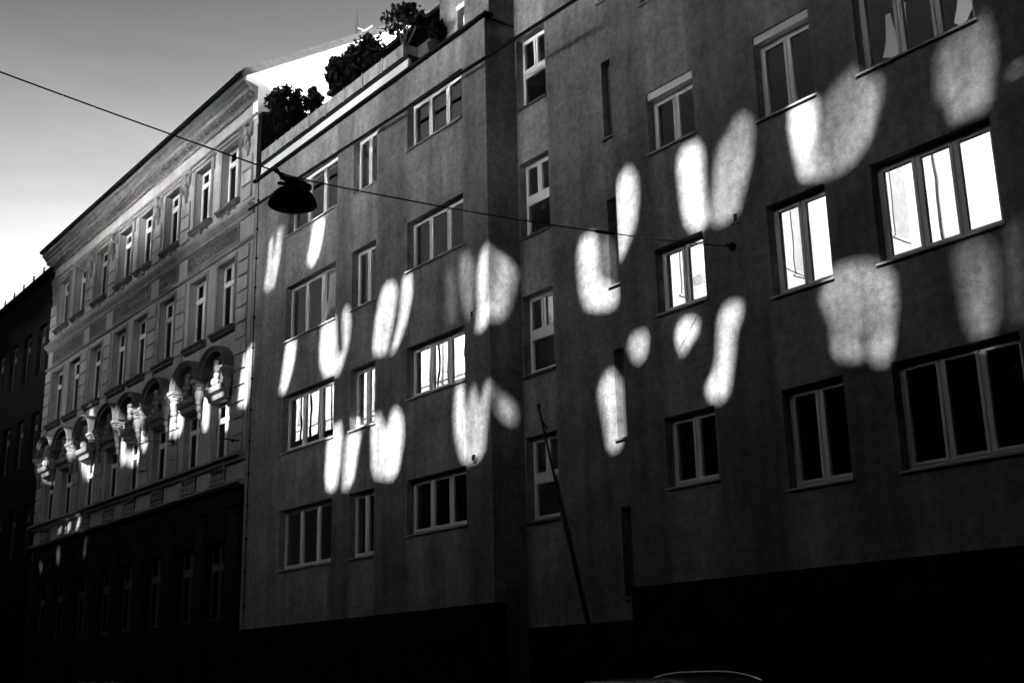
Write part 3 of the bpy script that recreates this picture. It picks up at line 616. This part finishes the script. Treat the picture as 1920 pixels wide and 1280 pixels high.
def cap():
    q = MB(); q.box(-0.2,0.2,-0.34,-0.001,10.06,10.155); q.box(-0.17,0.17,-0.30,-0.001,9.99,10.058); q.lathe([(0.07,9.45),(0.09,9.5),(0.075,9.55),(0.12,9.66),(0.15,9.8),(0.12,9.86),(0.16,9.92),(0.16,9.989)],0,-0.15,0,12)
    q.blob((0,-0.13,9.36),(0.07,0.08,0.13)); q.blob((0,-0.1,9.15),(0.045,0.06,0.12)); return q.build('capital', 'old_trim', old)
def bal_panel():
    q = MB(); q.box(-0.52,0.52,-0.06,-0.002,7.42,7.455); q.box(-0.52,0.52,-0.06,-0.002,7.0,7.07); return q.build('balustrade_rail', 'old_trim', old)
def balu():
    q = MB(); q.lathe([(0.03,7.072),(0.04,7.09),(0.02,7.12),(0.048,7.2),(0.02,7.3),(0.018,7.34),(0.04,7.38),(0.04,7.418)],0,-0.03,0,8); return q.build('baluster', 'old_trim', old, smooth=True)
for x in WC:
    rep(('window_sill','m'), sill_mid, x); rep(('window_sill','t'), sill_top, x); rep(('window_surround','t'), sur_top, x); rep(('window_surround','m'), sur_mid, x); rep(('apron_scroll',), apron, x)
    rep(('arched_hood',), hood, x-0.15); rep(('tympanum_head',), tymp, x-0.15); rep(('tympanum',), tback, x-0.15); rep(('window_lintel',), lint, x); rep(('balustrade_rail',), bal_panel, x)
    B(OL).box(x-0.5, x+0.5, -0.004, 0.0, 7.07, 7.42).build('balustrade_back', 'dark_base', old)  # flat dark sheet in place of a shaded recess behind the balusters
    for i in range(6): rep(('baluster',), balu, x-0.42+0.168*i)
caps = sorted({round(v, 2) for x in WC for v in (x-0.15-0.85, x-0.15+0.85)}); last = -99
for x in caps:
    if x-last > 0.45: rep(('capital',), cap, x); last = x
# dark ground floor and mezzanine
gh = [(x-0.6, x+0.55, 3.38, 5.45) for x in WC]
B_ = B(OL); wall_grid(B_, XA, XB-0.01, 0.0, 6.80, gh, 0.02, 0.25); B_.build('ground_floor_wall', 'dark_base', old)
for a, b, z0, z1 in gh: window(old, OL, a+0.002, b-0.002, z0+0.002, z1-0.002, 0.2, 2, frame='dull_frame', gl='old_glass', transom=4.8, lower=2)
for (a, b) in PIL+[(-32.5,-31.95),(-39.03,-38.5),(-45.5,-44.95)]:
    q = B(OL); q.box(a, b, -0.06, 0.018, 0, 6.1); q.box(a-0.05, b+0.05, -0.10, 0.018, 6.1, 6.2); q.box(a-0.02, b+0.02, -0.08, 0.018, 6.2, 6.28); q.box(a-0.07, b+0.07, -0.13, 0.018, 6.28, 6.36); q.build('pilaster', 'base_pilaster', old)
ab = B(OL); ab.blob((-34.4,-0.06,8.72),(0.07,0.06,0.07)).tube([(-34.4,0,8.72),(-34.4,-0.2,8.72)],0.025).build('wire_anchor', 'black_metal', old)
q = B(OL); q.tube([(-29.85,-0.02,7.98),(-29.85,-0.5,8.0)],0.02).blob((-29.85,-0.25,7.97),(0.05,0.05,0.05)).build('wall_bracket', 'black_metal', old)
q = B(OL); q.tube([(-30.2-0.12*math.cos(t), -0.45, 18.7+0.14*math.sin(t)) for t in [i*math.pi/10 for i in range(11)]], 0.015).build('roof_hook', 'grey_metal', old)

# ------------------------------------------------------------------ far dark building
FL = Vector((-60, 0, 0))
far = empty('far_building', 'black shaded building with roof railing at the far left', 'building', tuple(FL))
fx = [-48.85-1.9*i for i in range(9)]
fh = [(x-0.5, x+0.5, z, z+2.0) for x in fx for z in (13.9, 10.3, 6.7)]
b = B(FL); wall_grid(b, -66.5, XA-0.02, 0, 17.9, fh, 0.03, 0.25); b.build('wall', 'dark_plaster', far)
B(FL).box(-66.5, XA-0.02, 0.9, 11, 17.5, 17.89).build('roof', 'roof_tile', far); B(FL).box(-66.6, XA-0.02, -0.2, 0.4, 17.9, 18.02).build('cornice', 'dark_plaster', far)
B(FL).box(-66.4, XA-0.1, 1.2, 1.3, 0.1, 17.6).build('inner_wall', 'room', far)
for a, c_, z0, z1 in fh: window(far, FL, a+0.002, c_-0.002, z0+0.002, z1-0.002, 0.2, 2, frame='dull_frame', gl='old_glass', transom=z0+1.45, lower=2)
pr = None
for i in range(13):
    x = -48.3-1.38*i
    if pr is None: pr = MB().box(-0.03,0.03,0.1,0.16,18.0,18.62).build('railing_post', 'black_metal', far); pr.location = (x-FL.x,0,0)
    else: inst(pr, far, x-FL.x, 0, 0, 'railing_post')
for z in (18.3, 18.5): B(FL).tube([(-66.3,0.13,z),(-48.2,0.13,z)],0.014).build('railing_bar', 'grey_metal', far)

# ------------------------------------------------------------------ roof terrace: planters and shrubs
px = [-29.28,-28.36,-27.42,-26.5,-25.58,-24.64,-23.72,-22.8,-21.85]
ordn = ['first','second','third','fourth','fifth','sixth','seventh','last']
for i in range(8):
    a, b = px[i]+0.02, px[i+1]-0.02; z0, z1 = TOPL+0.53, TOPL+0.86
    t = empty('planter_box', f'stained concrete terrace planter, {ordn[i]} of the row from the white firewall', 'planter', ((a+b)/2, 0.2, z0), 'planters along the terrace edge')
    off = Vector(((a+b)/2, 0.2, z0)); q = B(off)
    q.box(a,b,0.0,0.04,z0,z1); q.box(a,b,0.36,0.4,z0,z1); q.box(a,a+0.04,0.04,0.36,z0,z1); q.box(b-0.04,b,0.04,0.36,z0,z1); q.box(a+0.04,b-0.04,0.04,0.36,z0,z0+0.04)
    q.build('trough', 'planter_concrete', t); B(off).box(a+0.04,b-0.04,0.04,0.36,z0+0.04,z1-0.05).build('soil', 'bark', t)
    B(off).box(b-0.01,b+0.025,-0.02,-0.002,z0-0.03,z1+0.02).build('bracket', 'grey_metal', t)
    B(off).box(a,b,0.0,0.4,z0-0.03,z0-0.002).build('foot', 'black_metal', t)
def shrub(name, label, base, lumps, n, ls, stems, seed, sparse=0.0):
    r = random.Random(seed); base = Vector(base); t = empty(name, label, 'shrub', tuple(base), 'shrubs on the roof terrace'); b = MB()
    s = MB()
    for (c, rad) in lumps:
        c = Vector(c)-base
        s.tube([(0,0,0), tuple(c*0.5+Vector((r.uniform(-.05,.05),0,0))), tuple(c)], [0.035,0.025,0.012], 5)
        for _ in range(stems):
            d = Vector((r.gauss(0,1), r.gauss(0,1), r.gauss(0.2,1))).normalized(); e = c+Vector((d.x*rad[0], d.y*rad[1], d.z*rad[2]))*0.92
            m = c*0.6+e*0.4+Vector((r.uniform(-.06,.06), r.uniform(-.06,.06), 0)); s.tube([tuple(c*0.75), tuple(m), tuple(e)], [0.015,0.009,0.004], 4)
        twigs = [Vector((r.gauss(0,1), r.gauss(0,1), r.gauss(0,1))).normalized()*(r.uniform(0.45, 1.0)) for _ in range(int(26+40*rad[0]))]
        for i in range(n):
            tw = r.choice(twigs); p = tw+Vector((r.gauss(0,1), r.gauss(0,1), r.gauss(0,1)))*0.13
            if p.length > 1.12: p = p.normalized()*r.uniform(0.85,1.12)
            p = Vector((p.x*rad[0], p.y*rad[1], p.z*rad[2]))+c
            u = Vector((r.gauss(0,1), r.gauss(0,1), r.gauss(0,1))).normalized(); v = u.orthogonal().normalized(); sz = ls*r.uniform(0.45,1.5)
            a = p-u*sz; d = p+u*sz; e = p+v*sz*0.55; f = p-v*sz*0.55
            b.add([a, f, d, e], [(0,1,2,3)])
    s.build('stem', 'bark', t); b.build('foliage', 'leaf', t)
zb = TOPL+0.8
shrub('shrub', 'dense round clipped shrub on the terrace beside the white firewall', (-28.1,0.2,zb), [((-28.55,0.35,17.28),(0.64,0.55,0.62)), ((-28.3,0.3,16.6),(0.2,0.25,0.3))], 3400, 0.055, 6, 3)
shrub('shrub', 'smallest shrub on the terrace, between the round one and the large bushy one', (-26.7,0.2,zb), [((-26.75,0.3,16.62),(0.3,0.3,0.34)), ((-26.85,0.3,16.95),(0.12,0.15,0.25))], 1100, 0.05, 5, 4)
shrub('shrub', 'largest bushy shrub with ragged outline in the middle of the terrace', (-24.8,0.2,zb), [((-25.15,0.4,16.9),(0.62,0.5,0.55)), ((-24.25,0.4,16.95),(0.55,0.45,0.58)), ((-25.75,0.35,17.2),(0.24,0.25,0.5)), ((-24.7,0.35,16.4),(0.45,0.3,0.4)), ((-23.7,0.35,16.5),(0.28,0.3,0.22))], 1500, 0.065, 6, 5)
shrub('shrub', 'loose airy shrub with open twigs near the penthouse', (-22.15,0.2,zb), [((-22.75,0.35,17.2),(0.5,0.4,0.3)), ((-22.15,0.35,17.1),(0.42,0.35,0.3)), ((-22.5,0.35,17.42),(0.35,0.35,0.16)), ((-21.75,0.35,16.85),(0.25,0.25,0.2))], 170, 0.06, 12, 6)
shrub('shrub', 'small dark potted plant at the foot of the penthouse wall', (-20.75,0.15,TOPL+0.3), [((-20.75,0.2,15.9),(0.22,0.25,0.4))], 700, 0.05, 4, 8)
o = MB().lathe([(0.13,0),(0.19,0.30)],0,0,0,12).build('plant_pot', 'black_metal'); o.location = (-20.75,0.15,TOPL+0.08); tag(o, 'small dark pot under the plant by the penthouse', 'pot')
# tv antenna and chimney on the roofs behind
at = empty('antenna', 'thin television antenna mast on the roof behind the shrubs', 'antenna', (-34.45,6.0,22.3))
MB().tube([(0,0,0),(0,0,2.9)],0.06).build('mast', 'black_metal', at); MB().tube([(-1.0,0,1.95),(1.1,0,1.75)],0.02,5).tube([(-0.7,-0.3,1.92),(-0.7,0.3,1.92)],0.012,5).tube([(0.6,-0.3,1.79),(0.6,0.3,1.79)],0.012,5).build('boom', 'grey_metal', at)
ch = empty('chimney', 'dark chimney block with a flat cap behind the airy shrub', 'chimney', (-23.6,4.5,TOPL))
MB().box(-0.8,0.8,-0.4,0.4,0,3.7).build('stack', 'dark_plaster', ch); MB().box(-0.9,0.9,-0.5,0.5,3.7,3.82).build('cap', 'zinc', ch)

# ------------------------------------------------------------------ wires, street lamp, mast
def wire(name, label, pts, r): return tag(MB().tube(pts, r, 5).build(name, 'black_metal'), label, 'wire')
LX = -12.2
def span(y): return 8.13 + (8.45-8.13)*(-y/15.4) - 0.03*(15.4**2/4-(y+7.7)**2)*0.42
YL = -7.68; ZL = 7.44
def zw(y):
    if y > YL: t = y/YL; return 8.13+(ZL-8.13)*t-0.10*4*t*(1-t)
    t = (y-YL)/(-15.4-YL); return ZL+(8.38-ZL)*t-0.06*4*t*(1-t)
wire('span_wire', 'thin wire carrying the hanging street lamp across the street', [(LX, -15.39+15.3*i/40, zw(-15.39+15.3*i/40)) for i in range(41)], 0.009)
wire('facade_cable', 'black cable stretched along the apartment facade above the top windows', [(-29.6+29*i/30, -0.16, 14.47-0.026*(29*i/30)-0.06*math.sin(math.pi*i/30)*0) for i in range(31)], 0.04)
wire('span_wire', 'thin wire leaving the old facade beside an arched window', [(-34.4, -0.18-15.2*i/30, 8.72-0.5*i/30-0.25*math.sin(math.pi*i/30)) for i in range(31)], 0.009)
tag(MB().tube([(LX+0.0,-2.9,zw(-2.9)),(LX,-2.55,zw(-2.55))],0.022,6).build('wire_clamp','black_metal'), 'small clamp on the lamp wire near the stair bay', 'clamp')
LS = 0.93
lamp = empty('street_lamp', 'black dome shaped street lamp hanging from the span wire', 'street lamp', (LX, YL, ZL))
dome = [(0.05,-0.13),(0.11,-0.14),(0.18,-0.165),(0.24,-0.21),(0.285,-0.27),(0.31,-0.335),(0.312,-0.35),(0.30,-0.36),(0.22,-0.378),(0.12,-0.388),(0.03,-0.39)]
MB().lathe([(r_*LS, z_) for r_, z_ in reversed(dome)],0,0,0,32).build('lamp_shade', 'black_metal', lamp, smooth=True)
hz = MB(); hz.lathe([(0.10,-0.135),(0.10,-0.06),(0.07,-0.04),(0.05,-0.02)],0,0,0,12); hz.box(-0.03,0.03,-0.16,0.16,-0.05,-0.02); hz.tube([(0,-0.15,-0.02),(0,-0.17,0.01)],0.03,6); hz.tube([(0,0.12,-0.04),(0,0.2,-0.1)],0.025,6); hz.tube([(0,-0.1,-0.06),(0,-0.22,0.03)],0.02,6); hz.blob((0,-0.22,0.03),(0.03,0.035,0.03)); hz.tube([(0,-0.05,-0.1),(0,-0.2,-0.12)],0.018,6); hz.blob((0,0.2,-0.08),(0.04,0.05,0.05))
hz.build('lamp_hanger', 'black_metal', lamp)
# leaning mast in front of the stair bay
mast = empty('leaning_mast', 'thin dark hoist mast leaning against the stair bay', 'mast', (-13.15,-1.9,0))
A0, A1 = Vector((0,0,0)), Vector((-17.85+13.15, 0.55+1.9, 6.62))
MB().tube([A0, A1], [0.032,0.02], 8).build('rail', 'black_metal', mast); o1 = Vector((0.075,-0.02,0.03))
MB().tube([A0+o1, A0.lerp(A1,0.78)+o1], [0.018,0.012], 6).build('rail', 'black_metal', mast)
cl = MB()
for t in (0.2,0.4,0.6,0.77): p = A0.lerp(A1,t); cl.tube([p-o1*0.2, p+o1*1.3],0.018,5)
cl.tube([A1,A1+Vector((0.0,-0.02,0.09))],0.02,5); cl.blob(tuple(A1+Vector((0,-0.02,0.1))),0.035); cl.tube([A0.lerp(A1,0.97),A0.lerp(A1,0.93)+Vector((0.09,0,0.02))],0.018,5); cl.build('clamp', 'black_metal', mast)

# ------------------------------------------------------------------ parked cars (only their roofs reach into the frame)
def car(label, loc):
    t = empty('parked_car', label, 'car', loc, 'cars parked along the kerbs')
    L_, Wd = 4.4, 1.78
    def loft(secs):       # secs: list of (z, x0, x1, halfwidth)
        b = MB(); vv = []; ff = []; n = 28
        for (z, x0, x1, hw) in secs:
            cx, a = (x0+x1)/2, (x1-x0)/2
            for k in range(n):
                th = 2*math.pi*k/n; c, s_ = math.cos(th), math.sin(th); e = 0.28
                vv.append((cx+a*math.copysign(abs(c)**e, c), hw*math.copysign(abs(s_)**e, s_), z))
        for i in range(len(secs)-1):
            for k in range(n): ff.append((i*n+k, i*n+(k+1)%n, (i+1)*n+(k+1)%n, (i+1)*n+k))
        ff.append(tuple(range(n-1,-1,-1))); ff.append(tuple((len(secs)-1)*n+k for k in range(n))); return b.add(vv, ff)
    loft([(0.24,-2.1,2.1,0.84),(0.32,-2.18,2.18,0.88),(0.6,-2.2,2.2,0.89),(0.85,-2.17,2.15,0.885),(0.98,-2.1,2.05,0.86),(1.06,-2.05,1.2,0.82)]).build('body', 'car_paint', t, smooth=True)
    loft([(1.05,-2.02,1.12,0.80),(1.3,-1.95,0.82,0.74),(1.58,-1.78,0.5,0.67)]).build('window_band', 'black_metal', t, smooth=True)
    loft([(1.575,-1.83,0.55,0.69),(1.63,-1.82,0.48,0.69),(1.69,-1.7,0.30,0.65),(1.73,-1.5,0.05,0.55),(1.75,-1.2,-0.25,0.35)]).build('roof', 'car_paint', t, smooth=True)
    for s in (1,): MB().tube([(-1.65+1.95*k/16,s*0.60,1.69+0.115*(1-abs(2*k/16-1)**3.2)) for k in range(17)],0.013,6).build('roof_glint_line', 'chrome', t)  # chrome line on one side only, added to draw the roof highlight
    for x in (-1.35, 1.35):
        for s in (-1, 1):
            w_ = MB().tube([(x,s*0.70,0.33),(x,s*0.90,0.33)],0.33,20).build('tyre', 'rubber', t); MB().tube([(x,s*0.902,0.33),(x,s*0.915,0.33)],0.2,16).build('rim', 'grey_metal', w_)
    for s in (-1, 1):
        MB().blob((2.08,s*0.62,0.78),(0.12,0.18,0.09)).build('headlight', 'chrome', t); MB().blob((-2.12,s*0.66,0.85),(0.07,0.14,0.12)).build('tail_light', 'grey_metal', t)
        MB().blob((0.85,s*0.95,1.06),(0.08,0.10,0.07)).build('wing_mirror', 'car_paint', t)
    return t
car('dark car with an added chrome line as roof highlight at the bottom right edge', (-10.1,-3.4,-0.12))
car('dark car with only the top of its roof showing at the bottom left edge', (-7.3,-11.75,-0.12)).scale = (1, 1, 0.985)
